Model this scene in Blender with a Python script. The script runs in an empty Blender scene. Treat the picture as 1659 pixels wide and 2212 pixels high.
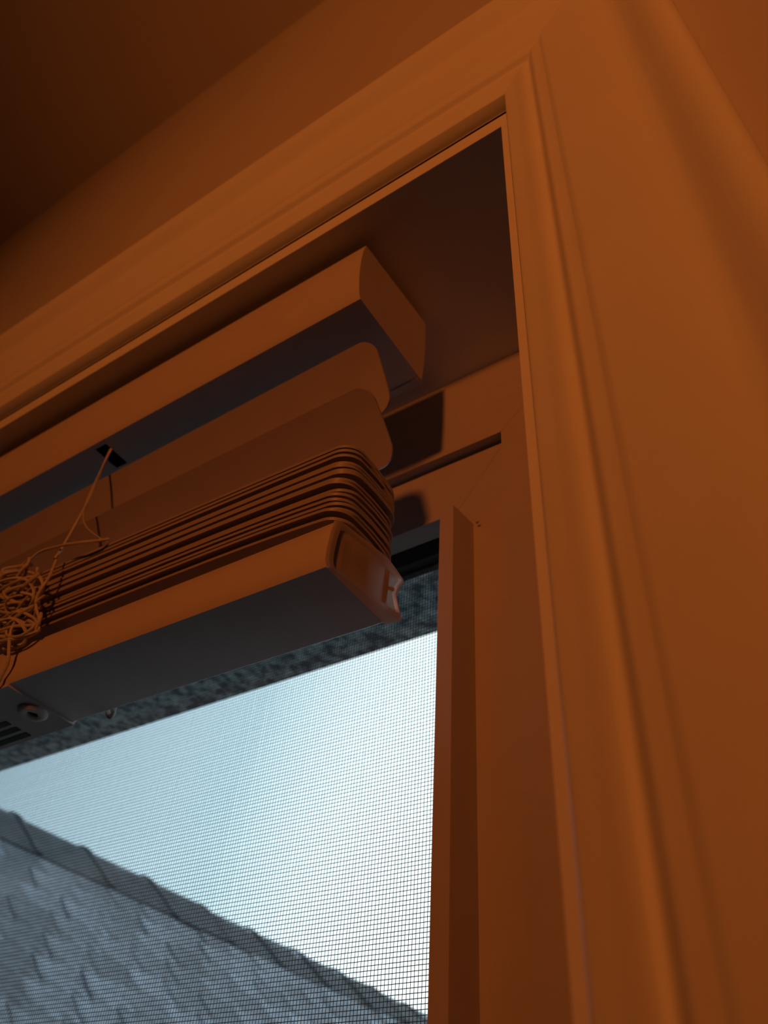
import bpy, bmesh, math, random
from mathutils import Vector, Matrix
random.seed(7)
S = bpy.context.scene
COL = S.collection
ZC = 1.41                                   # height of the lens above the floor

# ---------------------------------------------------------------- camera
cd = bpy.data.cameras.new('camera')
cam = bpy.data.objects.new('camera', cd); COL.objects.link(cam)
cd.sensor_fit = 'VERTICAL'; cd.sensor_height = 36.0
cd.lens = 1790.8 / 2212 * 36
cd.clip_start = 0.01
def cam_axes(a, b, c):
    ca, sa, cb, sb, cc, sc = math.cos(a), math.sin(a), math.cos(b), math.sin(b), math.cos(c), math.sin(c)
    f = Vector((sa*cb, ca*cb, sb)); r = Vector((ca, -sa, 0)); d = f.cross(r)
    return r*cc + d*sc, d*cc - r*sc, f
r_, d_, f_ = cam_axes(-0.64168108, 0.75836154, -0.08938216)
m = Matrix((r_, -d_, -f_)).transposed().to_4x4()
m.translation = (0, 0, ZC)
cam.matrix_world = m
cd.dof.use_dof = True
cd.dof.focus_distance = 0.315
cd.dof.aperture_fstop = 14.0
S.camera = cam

# ---------------------------------------------------------------- sky
W = bpy.data.worlds.new('overcast_sky'); S.world = W; W.use_nodes = True
nt = W.node_tree; nt.nodes.clear()
out = nt.nodes.new('ShaderNodeOutputWorld'); bg = nt.nodes.new('ShaderNodeBackground')
tc = nt.nodes.new('ShaderNodeTexCoord'); dp = nt.nodes.new('ShaderNodeVectorMath'); dp.operation = 'DOT_PRODUCT'; dp.inputs[1].default_value = (0.286, 0.953, 0.095); cr = nt.nodes.new('ShaderNodeValToRGB')
nt.links.new(tc.outputs['Generated'], dp.inputs[0]); nt.links.new(dp.outputs['Value'], cr.inputs[0])
nt.links.new(cr.outputs[0], bg.inputs[0]); nt.links.new(bg.outputs[0], out.inputs[0])
for k, (p, c) in enumerate(((0.0, (0.26, 0.37, 0.46)), (0.27, (0.36, 0.50, 0.59)), (0.46, (0.42, 0.58, 0.66)), (0.56, (0.70, 0.83, 0.88)), (0.66, (0.88, 0.98, 0.99)), (1.0, (0.95, 1.0, 1.0)))):
    e = cr.color_ramp.elements[k] if k < 2 else cr.color_ramp.elements.new(p)
    e.position = p; e.color = c + (1,)
bg.inputs[1].default_value = 1.9

# ---------------------------------------------------------------- lamp (warm shaded lamp standing in the room, right of the camera)
ld = bpy.data.lights.new('warm_lamp', 'SPOT')
lamp = bpy.data.objects.new('warm_lamp', ld); COL.objects.link(lamp)
ld.energy = 31.5
ld.color = (1.0, 0.232, 0.034)
ld.shadow_soft_size = 0.06
ld.spot_size = math.radians(66); ld.spot_blend = 1.0
lamp.location = (0.31, -1.25, ZC + 0.43)
tgt = Vector((-0.02, 0.15, ZC + 0.55))
lamp.rotation_euler = (tgt - lamp.location).to_track_quat('-Z', 'Y').to_euler()

S.view_settings.view_transform = 'Standard'
S.view_settings.look = 'None'
S.view_settings.gamma = 1.0
S.view_settings.use_curve_mapping = False
S.view_settings.exposure = 0.0
S.cycles.max_bounces = 10
S.cycles.transparent_max_bounces = 24
S.cycles.sample_clamp_indirect = 4.0

# ---------------------------------------------------------------- materials
def mat(name, col, rough=0.5, noise=0.04, scale=40, bump=0.0, bscale=300, spec=0.5, ramp=(0.3, 0.7)):
    mt = bpy.data.materials.new(name); mt.use_nodes = True
    n = mt.node_tree.nodes; l = mt.node_tree.links
    p = n['Principled BSDF']
    p.inputs['Roughness'].default_value = rough
    p.inputs['Specular IOR Level'].default_value = spec
    t = n.new('ShaderNodeTexCoord'); nz = n.new('ShaderNodeTexNoise'); nz.inputs['Scale'].default_value = scale
    nz.inputs['Detail'].default_value = 6
    l.new(t.outputs['Object'], nz.inputs['Vector'])
    r = n.new('ShaderNodeValToRGB')
    r.color_ramp.elements[0].position, r.color_ramp.elements[1].position = ramp
    r.color_ramp.elements[0].color = tuple(max(0, c*(1-noise)) for c in col) + (1,)
    r.color_ramp.elements[1].color = tuple(min(1, c*(1+noise)) for c in col) + (1,)
    l.new(nz.outputs['Fac'], r.inputs[0]); l.new(r.outputs[0], p.inputs['Base Color'])
    if bump:
        nb = n.new('ShaderNodeTexNoise'); nb.inputs['Scale'].default_value = bscale; nb.inputs['Detail'].default_value = 3
        b = n.new('ShaderNodeBump'); b.inputs['Strength'].default_value = bump; b.inputs['Distance'].default_value = 0.001
        l.new(t.outputs['Object'], nb.inputs['Vector']); l.new(nb.outputs['Fac'], b.inputs['Height']); l.new(b.outputs[0], p.inputs['Normal'])
    return mt
M = {}
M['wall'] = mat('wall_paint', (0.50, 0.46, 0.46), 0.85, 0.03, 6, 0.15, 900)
M['ceiling'] = mat('ceiling_paint', (0.62, 0.58, 0.56), 0.9, 0.03, 6, 0.15, 700)
M['trim'] = mat('gloss_trim_paint', (0.78, 0.76, 0.72), 0.42, 0.02, 30, 0.06, 250, 0.4)
M['frame'] = mat('painted_window_wood', (0.46, 0.41, 0.385), 0.38, 0.03, 60, 0.08, 400, 0.4)
M['blind'] = mat('blind_lacquer', (0.57, 0.50, 0.50), 0.45, 0.02, 60, 0.03, 600, 0.4)
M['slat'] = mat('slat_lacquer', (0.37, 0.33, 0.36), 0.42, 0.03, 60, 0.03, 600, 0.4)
M['plastic'] = mat('cream_plastic', (0.62, 0.56, 0.53), 0.4, 0.03, 80)
M['cap_shade'] = mat('cap_shade_plastic', (0.33, 0.28, 0.27), 0.5, 0.03, 80)
M['cord'] = mat('white_cord', (0.55, 0.50, 0.46), 0.9, 0.08, 900, 0.5, 2500)
M['black'] = mat('screen_and_gap_black', (0.015, 0.016, 0.015), 0.5, 0.25, 60)  # screen frame metal, also the painted shade in grooves and plug
M['wire'] = mat('screen_fibre', (0.08, 0.095, 0.105), 0.6, 0.1, 50)
M['floor'] = mat('floor_boards', (0.10, 0.065, 0.04), 0.5, 0.2, 8)
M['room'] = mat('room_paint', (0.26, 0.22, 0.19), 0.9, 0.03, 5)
M['stone'] = mat('lintel_stone', (0.52, 0.65, 0.80), 0.9, 0.70, 150, 0.8, 300, ramp=(0.38, 0.66))
M['sill'] = mat('low_bounce_sill', (0.05, 0.035, 0.025), 0.5, 0.3, 20)  # unseen sill, darkened to cut daylight bouncing up onto the blind
M['slate'] = mat('weathered_slate', (0.150, 0.172, 0.205), 0.75, 0.6, 18, 0.6, 60)
n = M['slate'].node_tree.nodes; l = M['slate'].node_tree.links
oi = n.new('ShaderNodeObjectInfo'); hv = n.new('ShaderNodeHueSaturation'); ma = n.new('ShaderNodeMapRange')
ma.inputs['To Min'].default_value = 0.62; ma.inputs['To Max'].default_value = 1.35
l.new(oi.outputs['Random'], ma.inputs[0]); l.new(ma.outputs[0], hv.inputs['Value'])
l.new(n['Principled BSDF'].inputs['Base Color'].links[0].from_socket, hv.inputs['Color']); l.new(hv.outputs[0], n['Principled BSDF'].inputs['Base Color'])
M['ridge'] = mat('dark_ridge_clay', (0.040, 0.050, 0.060), 0.85, 0.5, 12, 0.6, 60)
M['felt'] = mat('roof_felt', (0.03, 0.03, 0.035), 0.95, 0.3, 10)
M['yard'] = mat('yard_paving', (0.10, 0.10, 0.095), 0.9, 0.3, 3)
M['brick'] = mat('far_wall_render', (0.14, 0.135, 0.13), 0.9, 0.2, 10)
# translucent plastic of the end cap
mt = M['cap'] = mat('milky_plastic', (0.50, 0.44, 0.41), 0.35, 0.05, 200)
n = mt.node_tree.nodes; l = mt.node_tree.links
tr = n.new('ShaderNodeBsdfTranslucent'); tr.inputs[0].default_value = (0.90, 0.88, 0.87, 1)
mx = n.new('ShaderNodeMixShader'); mx.inputs[0].default_value = 0.62
l.new(n['Principled BSDF'].outputs[0], mx.inputs[1]); l.new(tr.outputs[0], mx.inputs[2])
l.new(mx.outputs[0], n['Material Output'].inputs[0])
# window glass
mt = M['glass'] = bpy.data.materials.new('window_glass'); mt.use_nodes = True
n = mt.node_tree.nodes; l = mt.node_tree.links; n.remove(n['Principled BSDF'])
tr = n.new('ShaderNodeBsdfTransparent'); tr.inputs[0].default_value = (0.95, 0.97, 0.97, 1)
gl = n.new('ShaderNodeBsdfGlossy'); gl.inputs['Roughness'].default_value = 0.02
lw = n.new('ShaderNodeLayerWeight'); pw = n.new('ShaderNodeMath'); pw.operation = 'POWER'; pw.inputs[1].default_value = 4.0
fr = n.new('ShaderNodeMath'); fr.operation = 'MULTIPLY_ADD'; fr.inputs[1].default_value = 0.5; fr.inputs[2].default_value = 0.03
l.new(lw.outputs['Facing'], pw.inputs[0]); l.new(pw.outputs[0], fr.inputs[0])
mx = n.new('ShaderNodeMixShader')
l.new(fr.outputs[0], mx.inputs[0]); l.new(tr.outputs[0], mx.inputs[1]); l.new(gl.outputs[0], mx.inputs[2])
l.new(mx.outputs[0], n['Material Output'].inputs[0])

# ---------------------------------------------------------------- helpers (coordinates: x right, y into the wall, z above the lens height)
def link(name, bm, m, parent=None, smooth=None, bevel=0, seg=2):
    if bevel:
        es = [e for e in bm.edges if len(e.link_faces) == 2 and e.calc_face_angle(0) > 0.6]
        bmesh.ops.bevel(bm, geom=es, offset=bevel, segments=seg, profile=0.5, affect='EDGES')
    bmesh.ops.recalc_face_normals(bm, faces=bm.faces)
    me = bpy.data.meshes.new(name); bm.to_mesh(me); bm.free()
    me.materials.append(m)
    o = bpy.data.objects.new(name, me); COL.objects.link(o)
    if smooth is not None:
        for p in me.polygons: p.use_smooth = True
        me.set_sharp_from_angle(angle=math.radians(smooth))
    if parent: o.parent = parent
    return o
def tag(o, label=None, cat=None, group=None, kind=None):
    if label: o['label'] = label
    if cat: o['category'] = cat
    if group: o['group'] = group
    if kind: o['kind'] = kind
    return o
def empty(name, loc=(0, 0, 0)):
    o = bpy.data.objects.new(name, None); COL.objects.link(o)
    o.location = (loc[0], loc[1], loc[2] + ZC); o.empty_display_size = 0.05
    return o
ORG = Vector((0, 0, 0))
def V(x, y, z): return Vector((x, y, z + ZC)) - ORG        # ORG: world base of the thing being built
def base(o): 
    global ORG
    ORG = Vector(o.location) if o else Vector((0, 0, 0))
def box(bm, x0, x1, y0, y1, z0, z1):
    vs = [bm.verts.new(V(x, y, z)) for x in (x0, x1) for y in (y0, y1) for z in (z0, z1)]
    for q in ((0, 1, 3, 2), (4, 6, 7, 5), (0, 4, 5, 1), (2, 3, 7, 6), (0, 2, 6, 4), (1, 5, 7, 3)):
        bm.faces.new([vs[i] for i in q])
def nb(): return bmesh.new()
def prism(bm, loops, cap=True):
    rs = [[bm.verts.new(p) for p in L] for L in loops]
    k = len(rs[0])
    for a, b in zip(rs, rs[1:]):
        for i in range(k):
            bm.faces.new((a[i], a[(i+1) % k], b[(i+1) % k], b[i]))
    if cap:
        bm.faces.new(rs[0]); bm.faces.new(rs[-1])
    return rs
def tube(bm, pts, r, n=6):
    pts = [Vector(p) for p in pts]
    loops = []; up = Vector((0.3, 0.2, 1)).normalized()
    for i, p in enumerate(pts):
        t = (pts[min(i+1, len(pts)-1)] - pts[max(i-1, 0)]).normalized()
        a = t.cross(up)
        if a.length < 1e-3: a = t.cross(Vector((1, 0, 0)))
        a.normalize(); b = t.cross(a)
        loops.append([p + (a*math.cos(2*math.pi*k/n) + b*math.sin(2*math.pi*k/n))*r for k in range(n)])
    prism(bm, loops)
def smooth_path(ctrl, sub=6):
    c = [Vector(p) for p in ctrl]; res = []
    for i in range(len(c)-1):
        p0, p1, p2, p3 = c[max(i-1, 0)], c[i], c[i+1], c[min(i+2, len(c)-1)]
        for s in range(sub):
            t = s/sub
            res.append(0.5*((2*p1) + (p2-p0)*t + (2*p0-5*p1+4*p2-p3)*t*t + (3*p1-p0-3*p2+p3)*t**3))
    res.append(c[-1]); return res

# ---------------------------------------------------------------- key dimensions
YW, YX = 0.150, 0.309            # inner and outer face of the window wall
XR, XL = -0.063, -1.010          # sides of the reveal
ZT, ZB = 0.409, -0.62            # soffit and sill
CEIL = 0.992

# ---------------------------------------------------------------- room shell
bm = nb()
for (a, b, c, d) in ((-2.6, 2.0, ZT+0.012, CEIL), (-2.6, XL-0.012, ZB, ZT+0.012), (XR+0.004, 2.0, ZB, ZT+0.012), (-2.6, 2.0, -ZC, ZB)):
    box(bm, a, b, YW, YX, c, d)
tag(link('wall_window', bm, M['wall']), 'pinkish cream plastered wall around the window casing', 'wall', kind='structure')
bm = nb(); box(bm, -2.6, 2.0, -3.2, YX, CEIL, CEIL+0.1)
tag(link('ceiling', bm, M['ceiling']), 'dim painted ceiling above the window wall', 'ceiling', kind='structure')
bm = nb(); box(bm, -2.6, 2.0, -3.2, YX, -ZC-0.1, -ZC)
tag(link('floor', bm, M['floor']), 'brown floor of the room below the window', 'floor', kind='structure')
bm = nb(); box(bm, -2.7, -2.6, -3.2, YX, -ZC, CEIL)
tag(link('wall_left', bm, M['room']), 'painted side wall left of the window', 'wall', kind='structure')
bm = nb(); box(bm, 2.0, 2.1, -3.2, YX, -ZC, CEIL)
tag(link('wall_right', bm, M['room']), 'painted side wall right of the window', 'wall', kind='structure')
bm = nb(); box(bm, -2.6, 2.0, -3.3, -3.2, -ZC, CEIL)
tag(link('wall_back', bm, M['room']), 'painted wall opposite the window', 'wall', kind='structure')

# window casing: moulded architrave, mitred at the corners
IX, IZ = -0.0572, 0.4245          # inner edge of the casing
prof = [(0, 0), (0, .0068), (.0005, .0073), (.0015, .0077), (.0050, .0084), (.0075, .0090), (.0090, .0096), (.0110, .0101), (.0130, .0102), (.0142, .0098), (.0150, .0097),
        (.0158, .0101), (.0170, .0117), (.0180, .0127), (.0190, .0130), (.0222, .0132), (.0232, .0135), (.0246, .0146), (.0256, .0149), (.034, .0162), (.041, .0175), (.048, .0185), (.0535, .0189),
        (.0575, .0190), (.0605, .0200), (.0640, .0225), (.0675, .0251), (.0710, .0267), (.0745, .0271), (.0765, .0264), (.0775, .0250), (.0778, 0)]
LIX = XL - 0.0058
trim = empty('trim_1', (IX, YW, ZB)); base(trim)
tag(trim, 'cream moulded casing running around the window opening', 'casing', kind='structure')
bm = nb()
prism(bm, [[V(LIX-u, YW-t, IZ+u) for u, t in prof], [V(IX+u, YW-t, IZ+u) for u, t in prof]])
link('casing_head', bm, M['trim'], trim, smooth=50)
bm = nb()
prism(bm, [[V(IX+u, YW-t, ZB) for u, t in prof], [V(IX+u, YW-t, IZ+u-0.0001) for u, t in prof]])
link('casing_side', bm, M['trim'], trim, smooth=50)
bm = nb()
prism(bm, [[V(LIX-u, YW-t, ZB) for u, t in prof], [V(LIX-u, YW-t, IZ+u-0.0001) for u, t in prof]])
link('casing_side', bm, M['trim'], trim, smooth=50)

# jamb lining of the reveal
lin = empty('trim_2', (XR, YW, ZB)); base(lin)
tag(lin, 'cream boards lining the window reveal, with a pale lip inside the casing', 'lining', kind='structure')
bm = nb(); box(bm, XL-0.012, XR+0.004, YW, 0.2995, ZT, ZT+0.0145); link('lining_head', bm, M['trim'], lin, smooth=40, bevel=0.0012)
bm = nb(); box(bm, XR, XR+0.0070, YW, 0.2995, ZB, ZT); link('lining_side', bm, M['trim'], lin, smooth=40, bevel=0.0022, seg=3)
bm = nb(); box(bm, XL-0.0070, XL, YW, 0.2995, ZB, ZT); link('lining_side', bm, M['trim'], lin, smooth=40, bevel=0.0022, seg=3)
bm = nb(); box(bm, LIX-0.10, IX+0.10, 0.06, 0.27, ZB-0.025, ZB); link('sill_board', bm, M['sill'], lin, smooth=40, bevel=0.003)

# ---------------------------------------------------------------- the window
win = empty('window_1', (-0.55, 0.27, ZB)); base(win)
tag(win, 'cream painted casement window with a narrow upright strip', 'window', kind='structure')
FX0, FX1, FZ = -0.1277, -0.955, 0.3450       # inside edges of the outer frame
def mitre_frame(name, xo0, xo1, zo0, zo1, xi0, xi1, zi0, zi1, y0, y1, m, parent, bv=0.0006):
    # outer rect (x from xo1 to xo0), inner rect; head, two sides, foot, mitred with a hair gap
    g = 0.00012
    quads = {'head': [(xo1+g, zo1), (xo0-g, zo1), (xi0-g, zi1), (xi1+g, zi1)],
             'foot': [(xo1+g, zo0), (xo0-g, zo0), (xi0-g, zi0), (xi1+g, zi0)],
             'side_r': [(xo0, zo0+g), (xo0, zo1-g), (xi0, zi1-g), (xi0, zi0+g)],
             'side_l': [(xo1, zo0+g), (xo1, zo1-g), (xi1, zi1-g), (xi1, zi0+g)]}
    for k, q in quads.items():
        bm = nb(); prism(bm, [[V(x, y0, z) for x, z in q], [V(x, y1, z) for x, z in q]])
        part = {'head': '_head', 'foot': '_foot'}.get(k, '_side')
        link(name + part, bm, m, parent, smooth=35, bevel=bv, seg=2)
mitre_frame('frame', XR-0.0002, XL+0.0002, ZB+0.0005, ZT-0.0002, FX0, FX1, ZB+0.06, FZ, 0.2700, 0.2990, M['frame'], win)
SZ0 = ZB+0.064
mitre_frame('sash', FX0-0.0012, FX1+0.0012, SZ0-0.001, 0.3427, -0.158, -0.925, SZ0+0.04, 0.3032, 0.2757, 0.2880, M['frame'], win, 0.0008)
# black strips added behind the sash joint to block light leaks
bm = nb()
box(bm, FX1, FX0, 0.2890, 0.2985, 0.3250, FZ); box(bm, FX0-0.02, FX0, 0.2890, 0.2985, ZB+0.06, FZ); box(bm, FX1, FX1+0.02, 0.2890, 0.2985, ZB+0.06, FZ); box(bm, FX1, FX0, 0.2890, 0.2985, ZB+0.06, ZB+0.075)
link('leak_blocker', bm, M['black'], win)
bm = nb(); box(bm, -0.930, -0.153, 0.2882, 0.2888, SZ0+0.03, 0.3080)
link('glass_pane', bm, M['glass'], win)
# upright strip standing proud of the right sash stile
bm = nb()
prof2 = [(-0.1560, 0.2553), (-0.1485, 0.2553), (-0.1483, 0.2560), (-0.1483, 0.2756), (-0.1560, 0.2756)]
prism(bm, [[V(x, y, ZB+0.07) for x, y in prof2], [V(x, y, 0.2868 + 0.0035*(y-0.2553)/0.02) for x, y in prof2]])
link('upright_strip', bm, M['frame'], win, smooth=35, bevel=0.0005)
bm = nb()
for (x, z, s) in ((-0.1502, 0.2885, 0.0012), (-0.1527, 0.2880, 0.0009), (-0.1458, 0.2905, 0.0009), (-0.1448, 0.2878, 0.0010)):
    bmesh.ops.create_icosphere(bm, subdivisions=1, radius=s, matrix=Matrix.Translation(V(x, 0.2750, z)) @ Matrix.Diagonal((1, 0.6, 0.7, 1)))
link('paint_fleck', bm, M['frame'], win)

# ---------------------------------------------------------------- insect screen
scr = empty('insect_screen', (-0.55, 0.30, ZB+0.06)); base(scr)
tag(scr, 'black framed insect screen outside the glass, fine grey mesh against the sky', 'screen')
bm = nb()
prism(bm, [[V(x, y, z) for y, z in ((0.2990, 0.3028), (0.3080, 0.3028), (0.3080, 0.3200), (0.2990, 0.3200))] for x in (-0.955, -0.128)])
prism(bm, [[V(x, y, z) for y, z in ((0.3050, 0.3010), (0.3080, 0.3004), (0.3080, 0.3028), (0.3050, 0.3028))] for x in (-0.955, -0.128)])
box(bm, -0.150, -0.128, 0.2990, 0.3080, ZB+0.06, 0.3028); box(bm, -0.955, -0.933, 0.2990, 0.3080, ZB+0.06, 0.3028); box(bm, -0.933, -0.150, 0.2990, 0.3080, ZB+0.06, ZB+0.08)
link('screen_frame', bm, M['black'], scr, smooth=35)
bm = nb()
r = 0.00017; y0 = 0.3050
def wire(p, q, a, b):
    lo = [[e + a*s*r + b*t*r for s, t in ((1, 0), (0, 1), (-1, 0), (0, -1))] for e in (p, q)]
    prism(bm, lo, cap=False)
ux, uy, uz = Vector((1, 0, 0)), Vector((0, 1, 0)), Vector((0, 0, 1))
x = -0.940
while x < -0.146:
    wire(V(x + random.gauss(0, .00006), y0, ZB+0.07), V(x + random.gauss(0, .00006), y0, 0.3035), ux, uy); x += 0.00175
z = ZB+0.075
while z < 0.303:
    wire(V(-0.945, y0+0.00012, z + random.gauss(0, .00006)), V(-0.140, y0+0.00012, z + random.gauss(0, .00006)), uy, uz); z += 0.00195
tag(link('mesh', bm, M['wire'], scr), kind='stuff')
base(None)

# ---------------------------------------------------------------- outside of the wall
bm = nb(); box(bm, -1.35, 0.25, YX, 0.383, 0.3200, 0.62)
tag(link('lintel', bm, M['stone']), 'dark speckled stone lintel above the outside of the window', 'lintel', kind='structure')
bm = nb(); box(bm, -0.10, 0.25, YX, 0.383, -0.7, 0.3200)
tag(link('outer_jamb', bm, M['stone']), 'speckled stone jamb right of the window outside', 'jamb', kind='structure')
bm = nb(); box(bm, -1.35, -0.97, YX, 0.383, -0.7, 0.3200)
tag(link('outer_jamb', bm, M['stone']), 'speckled stone jamb left of the window outside', 'jamb', kind='structure')

bm = nb(); box(bm, -250, 250, 0.40, 500, -4.3, -4.2)
tag(link('ground', bm, M['yard']), 'dark yard outside far below the window', 'ground', kind='structure')

# ---------------------------------------------------------------- neighbouring roof
Z0 = 1.60; X0 = -2.385*Z0; PT = math.radians(40)
nh = empty('neighbour_house', (X0, 3.5, -3.0)); base(nh)
tag(nh, 'slate roofed house wing outside, its ridge slanting down across the window', 'house')
dn = Vector((math.cos(PT), 0, -math.sin(PT))); nn = Vector((math.sin(PT), 0, math.cos(PT)))
def RP(s, y, h): return V(X0, y, Z0) + dn*s + nn*h
bm = nb()
for sgn in (1,):
    prism(bm, [[RP(0, y, -0.02), RP(2.4, y, -0.02), RP(2.4, y, -0.12), RP(0, y, -0.12)] for y in (0.9, 7.6)])
prism(bm, [[V(X0, y, Z0-0.03), V(X0-1.8, y, Z0-1.54), V(X0-1.8, y, Z0-1.66), V(X0, y, Z0-0.18)] for y in (0.9, 7.6)])
link('roof_deck', bm, M['felt'], nh)
bm = nb()
xe = X0 + 1.75; ze = Z0 - 1.60
prism(bm, [[V(xe, y, -3.0), V(xe, y, ze), V(X0, y, Z0-0.16), V(X0-1.7, y, ze), V(X0-1.7, y, -3.0)] for y in (1.05, 7.5)])
link('house_wall', bm, M['brick'], nh)
# slates
SW, SE = 0.215, 0.175
def slate_mesh():
    bm = nb(); w = SW/2 - 0.0025; L = 0.30; t = 0.009
    pts = [(-w, 0), (w, 0), (w, -L), (-w, -L)]
    lo = [[Vector((s[1], s[0], hh)) for s in pts] for hh in (0, t)]
    prism(bm, lo); bmesh.ops.recalc_face_normals(bm, faces=bm.faces)
    me = bpy.data.meshes.new('slate'); bm.to_mesh(me); bm.free(); me.materials.append(M['slate']); return me
sm = slate_mesh()
rot0 = Matrix((dn, Vector((0, 1, 0)), nn)).transposed().to_4x4()
k = 0
for row in range(11):
    s = 0.17 + SE*(row + 1)
    y = 1.30 + (SW/2 if row % 2 else 0)
    while y < 6.9 and k < 296:
        o = bpy.data.objects.new('slate', sm); COL.objects.link(o); o.parent = nh
        p = RP(s + random.gauss(0, .006), y, 0.006 + random.uniform(0, .006))
        o.matrix_local = Matrix.Translation(p) @ rot0 @ Matrix.Rotation(random.gauss(0, .022), 4, 'Z') @ Matrix.Rotation(math.radians(2.6) + random.gauss(0, .01), 4, 'Y')
        y += SW; k += 1
# ridge tiles
def ridge_mesh():
    bm = nb(); L = 0.45; lo = []
    for yy, up in ((0, .016), (0.035, .016), (0.036, 0), (L, 0)):
        ring = [Vector((x, yy, up + 0.012 - math.tan(PT)*math.sqrt(x*x + .05**2) + .05*math.tan(PT))) for x in (-.34, -.24, -.14, -.07, -.03, 0, .03, .07, .14, .24, .34)]
        lo.append(ring)
    rs = [[bm.verts.new(p) for p in L_] for L_ in lo]
    for a, b in zip(rs, rs[1:]):
        for i in range(len(a)-1): bm.faces.new((a[i], a[i+1], b[i+1], b[i]))
    bmesh.ops.recalc_face_normals(bm, faces=bm.faces)
    bmesh.ops.solidify(bm, geom=bm.faces[:], thickness=0.012)
    me = bpy.data.meshes.new('ridge_tile'); bm.to_mesh(me); bm.free(); me.materials.append(M['ridge'])
    return me
rm = ridge_mesh()
y = 0.9
while y < 7.4:
    o = bpy.data.objects.new('ridge_tile', rm); COL.objects.link(o); o.parent = nh
    o.matrix_local = Matrix.Translation(V(X0, y, Z0 - 0.005 + random.gauss(0, .004))) @ Matrix.Rotation(random.gauss(0, .01), 4, 'X')
    y += 0.452
base(None)

# ---------------------------------------------------------------- the venetian blind
BX1, BX0 = -0.151, -0.925         # right and left end
bl = empty('venetian_blind', ((BX0+BX1)/2, 0.194, ZT)); base(bl)
tag(bl, 'cream venetian blind pulled up under the soffit, slats stacked on its rail', 'blind')
CX = -0.3375                      # ladder position seen in the photograph
# headrail: hollow shell with bowed faces and a cord hole underneath
hp = [(.1640, .4003), (.1626, .3920), (.1620, .3820), (.1624, .3700), (.1634, .3610), (.1646, .3540), (.1660, .3520)]
hb = [.1690, .1862]
back = [(.2216, .3518), (.2232, .3530), (.2244, .3650), (.2249, .3800), (.2246, .3930), (.2238, .4058)]
hprof = hp + [(hb[0], .3518), (hb[1], .3518)] + back
xs = [BX0, CX-0.0045+0.0, CX+0.0045, BX1+0.0]
bm = nb()
rings = [[bm.verts.new(V(xx, yy, zz)) for yy, zz in hprof] for xx in xs]
k = len(hprof); ih = len(hp)
for j in range(3):
    for i in range(k):
        if j == 1 and i == ih: continue          # the hole
        bm.faces.new((rings[j][i], rings[j][(i+1) % k], rings[j+1][(i+1) % k], rings[j+1][i]))
hr = link('headrail', bm, M['blind'], bl, smooth=40)
for xx, sg in ((BX1, 1), (BX0, -1)):
    bm = nb(); prism(bm, [[V(xx + d*sg, yy, zz) for yy, zz in hprof] for d in (0, 0.0012)])
    c = link('end_cap', bm, M['blind'], hr, smooth=40, bevel=0.0003)
bm = nb(); prism(bm, [[V(xx, yy, zz) for yy, zz in ((.2205, .3512), (.2250, .3512), (.2250, .3560), (.2205, .3530))] for xx in (BX0+.002, BX1)])
link('rail_lip', bm, M['blind'], hr, bevel=0.0005)

# slats: thin crowned strips with rounded corners and cord slots
SWD, STH, RC = 0.0390, 0.0013, 0.0085
slots = [CX, -0.742]
def slat_mesh(name='slat', crown=0.0016, droop=0.0):
    bm = nb(); x1, x0 = BX1, BX0; h = SWD/2
    st = []
    for a in range(0, 10):
        st.append(x1 - RC*(1-math.cos(math.pi/2*a/9)))
        st.append(x0 + RC*(1-math.cos(math.pi/2*a/9)))
    for c in slots: st += [c-0.0018, c+0.0018]
    st += [x1-q for q in (.012, .018, .025, .035, .05, .07, .1, .14)] + [(x0+x1)/2]
    st = sorted(set(round(v, 6) for v in st))
    us = [-1, -.82, -.55, -.36, 0, .36, .55, .82, 1]
    rows = []
    for xx in st:
        d = min(x1-xx, xx-x0)
        hw = h if d >= RC else h - RC + math.sqrt(max(0, RC*RC - (RC-d)**2))
        row = []
        for u in us:
            v = max(-hw, min(hw, u*h)) if abs(u) < 1 else u*hw
            if abs(u) < 1 and abs(u)*h > hw*0.97: v = math.copysign(hw*(0.90 + 0.08*abs(u)), u)
            row.append(bm.verts.new(Vector((xx, v, crown*(1-(v/h)**2) - droop*math.exp(-(x1-xx)/0.042)*(0.5 - 0.5*v/h)))))
        rows.append(row)
    for i in range(len(st)-1):
        mid = (st[i]+st[i+1])/2
        for j in range(len(us)-1):
            if any(abs(mid-c) < 0.0018 for c in slots) and j == 4: continue
            bm.faces.new((rows[i][j], rows[i+1][j], rows[i+1][j+1], rows[i][j+1]))
    bmesh.ops.recalc_face_normals(bm, faces=bm.faces)
    bmesh.ops.solidify(bm, geom=bm.faces[:], thickness=STH)
    bmesh.ops.recalc_face_normals(bm, faces=bm.faces)
    me = bpy.data.meshes.new(name); bm.to_mesh(me); bm.free(); me.materials.append(M['slat'])
    for p in me.polygons: p.use_smooth = True
    me.set_sharp_from_angle(angle=math.radians(40))
    return me
slm = slat_mesh()
def slat(y, z, tilt, yaw=0.0, roll=0.0, dx=0.0, me=None):
    o = bpy.data.objects.new('slat', me or slm); COL.objects.link(o); o.parent = bl
    piv = Vector(((BX1), y, z))
    o.matrix_local = (Matrix.Translation(V(0, y, z)) @ Matrix.Translation((BX1+dx, 0, 0)) @ Matrix.Rotation(yaw, 4, 'Z') @ Matrix.Rotation(roll, 4, 'Y')
                      @ Matrix.Translation((-BX1, 0, 0)) @ Matrix.Rotation(tilt, 4, 'X'))
    return o
slat(0.1905, 0.3225, math.radians(-57), 0, math.radians(-0.7))
slat(0.1945, 0.2895, math.radians(-46), 0, math.radians(-0.2))
slat(0.1962, 0.2530, math.radians(-22), 0, math.radians(0.2))
NS = 16
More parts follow.
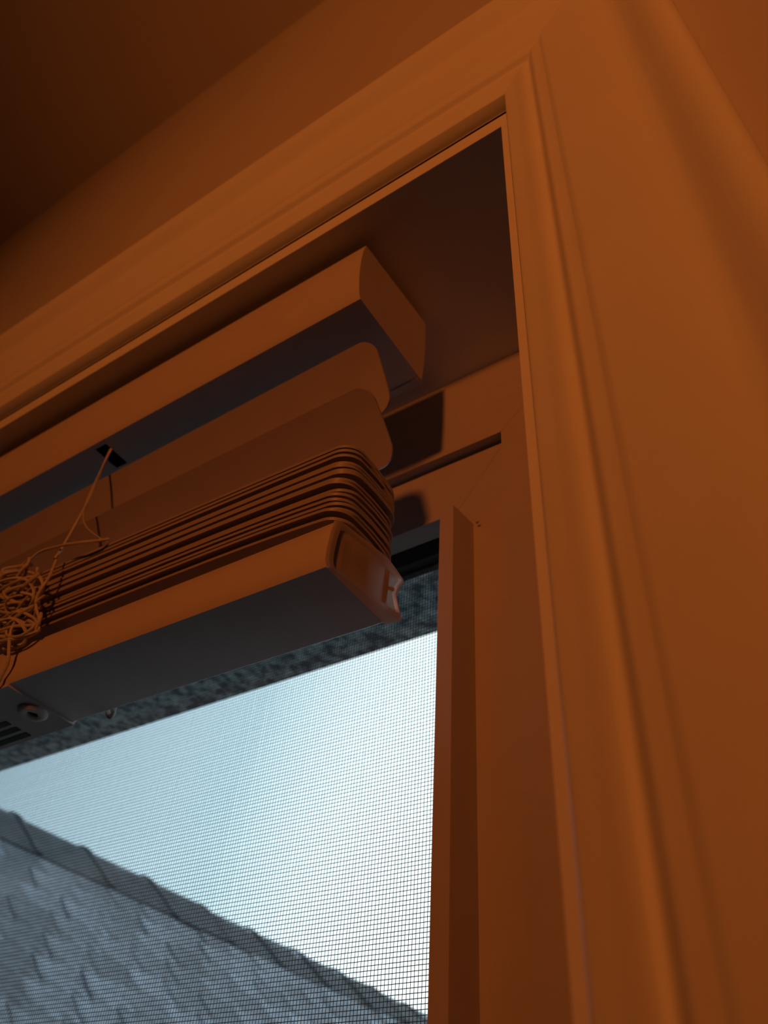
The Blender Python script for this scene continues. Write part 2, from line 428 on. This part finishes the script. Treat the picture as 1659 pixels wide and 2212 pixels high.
for i in range(NS):
    f = i/(NS-1)
    td = 13*(1-f)**1.3
    z = 0.2208 + 0.0355*f - 0.0195*math.sin(math.radians(td))
    tilt = math.radians(random.gauss(0, 0.4) - 5*max(0, (f-0.7)/0.3) - td)
    yc = 0.1950 + random.gauss(0, 0.0006)
    slat(yc, z + random.gauss(0, 0.0003), tilt, random.gauss(0, 0.0012), random.gauss(0, 0.0008) + 0.024 + 0.016*f, random.gauss(0, 0.0005), slat_mesh('slat', 0.0027, 0.0066*(1-f)))

# bottom rail (trapezoid with a low back lip) with a milky end cap
rp = [(.2046, .2112), (.1750, .2108), (.1725, .2092), (.1710, .2020), (.1701, .1935), (.1702, .1890), (.1715, .1868), (.2085, .1867), (.2098, .1876), (.2092, .1886), (.2052, .1886)]
def tiltx(zz, xx): return zz + 0.018*(BX1-xx)
bm = nb(); prism(bm, [[V(xx, yy, tiltx(zz, xx)) for yy, zz in rp] for xx in (BX0+0.003, BX1-0.0002)])
rail = link('bottom_rail', bm, M['blind'], bl, smooth=50)
cp = [(.1746, .2114), (.1720, .2096), (.1705, .2020), (.1697, .1930), (.1699, .1884), (.1714, .1861), (.2095, .1860), (.2110, .1868), (.2094, .1905), (.2080, .1955), (.2092, .2010), (.2110, .2048), (.2104, .2062), (.2042, .2094), (.2010, .2114)]
bm = nb()
f0 = [Vector((yy, zz)) for yy, zz in cp]; cen = sum(f0, Vector((0, 0)))/len(f0)
inn = [cen + (p-cen)*0.86 for p in f0]
def cx(p): return BX1 + 0.0010 + (max(0, p.x-.170)/.041)**2*.0066
def bk(p): return 0.0010 if p.x > .2075 else 0.0
ls = [[V(BX1-0.0001, p.x, p.y) for p in f0], [V(cx(p)-.0008-bk(p), p.x, p.y) for p in f0], [V(cx(p)-bk(p)*.9, c2.x, c2.y) for p, c2 in ((p, cen+(p-cen)*.965) for p in f0)],
      [V(cx(p), p.x, p.y) for p in inn], [V(cx(p)-0.0012, c2.x, c2.y) for p, c2 in ((p, cen+(p-cen)*.95) for p in inn)]]
rs = [[bm.verts.new(q) for q in L] for L in ls]          # a hollow shell, open towards the rail and at the back
for A, B in zip(rs, rs[1:]):
    for i in range(len(f0)):
        k = (i+1) % len(f0)
        if A is rs[0] and f0[i].x > .2045 and f0[k].x > .2045 and f0[i].y > .187: continue
        bm.faces.new((A[i], A[k], B[k], B[i]))
bm.faces.new(rs[-1])
cap = link('end_cap', bm, M['cap'], rail, smooth=35)
cap['label'] = 'milky plastic cap on the rail end'
bm = nb()
def bar(y0, z0, y1, z1, w):
    d = Vector((y1-y0, z1-z0)).normalized(); q = Vector((-d.y, d.x))*w/2
    P = [Vector((y0, z0))+q, Vector((y1, z1))+q, Vector((y1, z1))-q, Vector((y0, z0))-q]
    prism(bm, [[V(cx(p)+h, p.x, p.y) for p in P] for h in (-0.0015, -0.0009)])
bar(.1795, .1905, .1800, .2050, .0022); bar(.1915, .1905, .1920, .2060, .0022); bar(.1800, .1985, .1920, .1990, .0022)
bar(.2020, .1895, .2025, .2060, .0018); bar(.2025, .1975, .2065, .1985, .0016)
link('cap_shade_bar', bm, M['cap_shade'], rail)  # darker bars paint in the shadow marks on the cap face
for xx in (BX0,):
    bm = nb(); prism(bm, [[V(xx + d, p.x, tiltx(p.y, BX0)) for p in f0] for d in (0, 0.003)]); link('end_cap', bm, M['cap'], rail, smooth=35)

# ladder clip and ring plug under the rail
def under(yy): return .1867
bm = nb()
zt = tiltx(0, CX)
cl = [(.1712, .1853+zt), (.2100, .1853+zt), (.2114, .1900+zt), (.2104, .1905+zt), (.2092, .1866+zt), (.1712, .1866+zt)]
prism(bm, [[V(xx, yy, zz) for yy, zz in cl] for xx in (CX-0.056, CX+0.0080)])
clip = link('ladder_clip', bm, M['blind'], rail, smooth=35, bevel=0.0002)
bm = nb()
for yy in (.1935, .1995, .2055):
    zz = under(yy)+zt-.0015
    prism(bm, [[V(xx, yy-.0017, zz-.0002), V(xx, yy+.0017, zz-.0002), V(xx, yy+.0017, zz+.0002), V(xx, yy-.0017, zz)] for xx in (CX-.050, CX-.0195)])
link('clip_slot_shade', bm, M['black'], rail)  # black strips stand in for the shade inside the clip grooves
bm = nb()
R1, R2, K = .0070, .0026, 28
yp = .1920; zp = under(yp) + zt - .0014; sl = 0.0
ringp = [(R1, 0), (R1, -.0012), (R1-.0012, -.0022), (R2+.0008, -.0022), (R2, -.0016), (R2, 0.0)]
rs = []
for a in range(K):
    c_, s_ = math.cos(2*math.pi*a/K), math.sin(2*math.pi*a/K)
    rs.append([bm.verts.new(V(CX+.0005+q*c_, yp+q*s_, zp+q*s_*sl+h)) for q, h in ringp])
for a in range(K):
    A, B = rs[a], rs[(a+1) % K]
    for i in range(len(ringp)-1): bm.faces.new((A[i], A[i+1], B[i+1], B[i]))
plug = link('cord_plug', bm, M['plastic'], rail, smooth=40)
bm = nb()
bmesh.ops.create_cone(bm, cap_ends=True, segments=16, radius1=R2, radius2=R2, depth=.0004, matrix=Matrix.Translation(V(CX+.0005, yp, zp-.0004)) @ Matrix.Rotation(math.atan(sl), 4, 'X'))
link('plug_hole_shade', bm, M['black'], rail)  # black disc stands in for the shade inside the ring

# cords
def cord(name, ctrl, r=0.00055, sub=6):
    bm = nb(); tube(bm, smooth_path([V(*c) for c in ctrl], sub), r, 6)
    return link(name, bm, M['cord'], bl, smooth=60)
cord('lift_cord', [(CX+.0035, .1765, .372), (CX+.0040, .1735, .352), (-.3300, .1715, .325), (-.3275, .1700, .298), (-.3300, .1690, .272), (-.3310, .1680, .262)], .0008)
cord('ladder_cord', [(CX+.0030, .1765, .372), (CX+.0048, .1735, .350), (-.3292, .1705, .322), (-.3268, .1695, .297), (-.3180, .1695, .280), (-.3020, .1715, .2655)], .00045)
cord('ladder_cord', [(-.2985, .1735, .2655), (-.3020, .1700, .2632), (-.3120, .1670, .2640), (-.3290, .1660, .2680), (-.3440, .1650, .2690), (-.3560, .1660, .2620)], .0008)
rr = random.Random(3)
def xr(z): return -.346 + (.278-z)*.52
for j in range(15):
    zc = .2655 - .0045*j + rr.gauss(0, .002) if j < 12 else rr.uniform(.222, .262)
    a = rr.uniform(.012, .024); b = rr.uniform(.0035, .0075); xc = xr(zc) - a - rr.uniform(0, .014)
    n_ = rr.randint(8, 12); ph = rr.uniform(0, 6); pts = []
    for q in range(n_):
        t = ph + q*0.82
        pts.append((xc + a*math.cos(t)*rr.uniform(.92, 1.05) + .0007*q, .1665 + .0035*math.sin(1.7*t+j), zc + b*math.sin(t)*rr.uniform(.85, 1.15) - .20*a*math.cos(t)))
    cord('ladder_cord', pts, rr.choice((.0006, .0008, .0009)), 7)
cord('lift_cord', [(-.3290, .168, .260), (-.3230, .165, .245), (-.3240, .164, .232), (-.3190, .1640, .2225), (-.3160, .1655, .2160), (-.3225, .1640, .2095), (-.3330, .1630, .2120), (-.3400, .1650, .2200)], .0008)
cord('lift_cord', [(-.3350, .165, .225), (-.3320, .1630, .215), (-.3290, .1640, .2050), (-.3280, .1660, .1980), (-.3310, .1675, .1925), (-.3345, .1690, .1890)], .0008)
cord('ladder_cord', [(-.3170, .1655, .221), (-.3145, .1650, .2165), (-.3165, .1660, .2120)], .0008)
cord('ladder_cord', [(-.3105, .2112, .1980), (-.3098, .2118, .1930), (-.3082, .2122, .1893), (-.3062, .2122, .1883), (-.3048, .2120, .1905), (-.3045, .2112, .1980)], .0011)
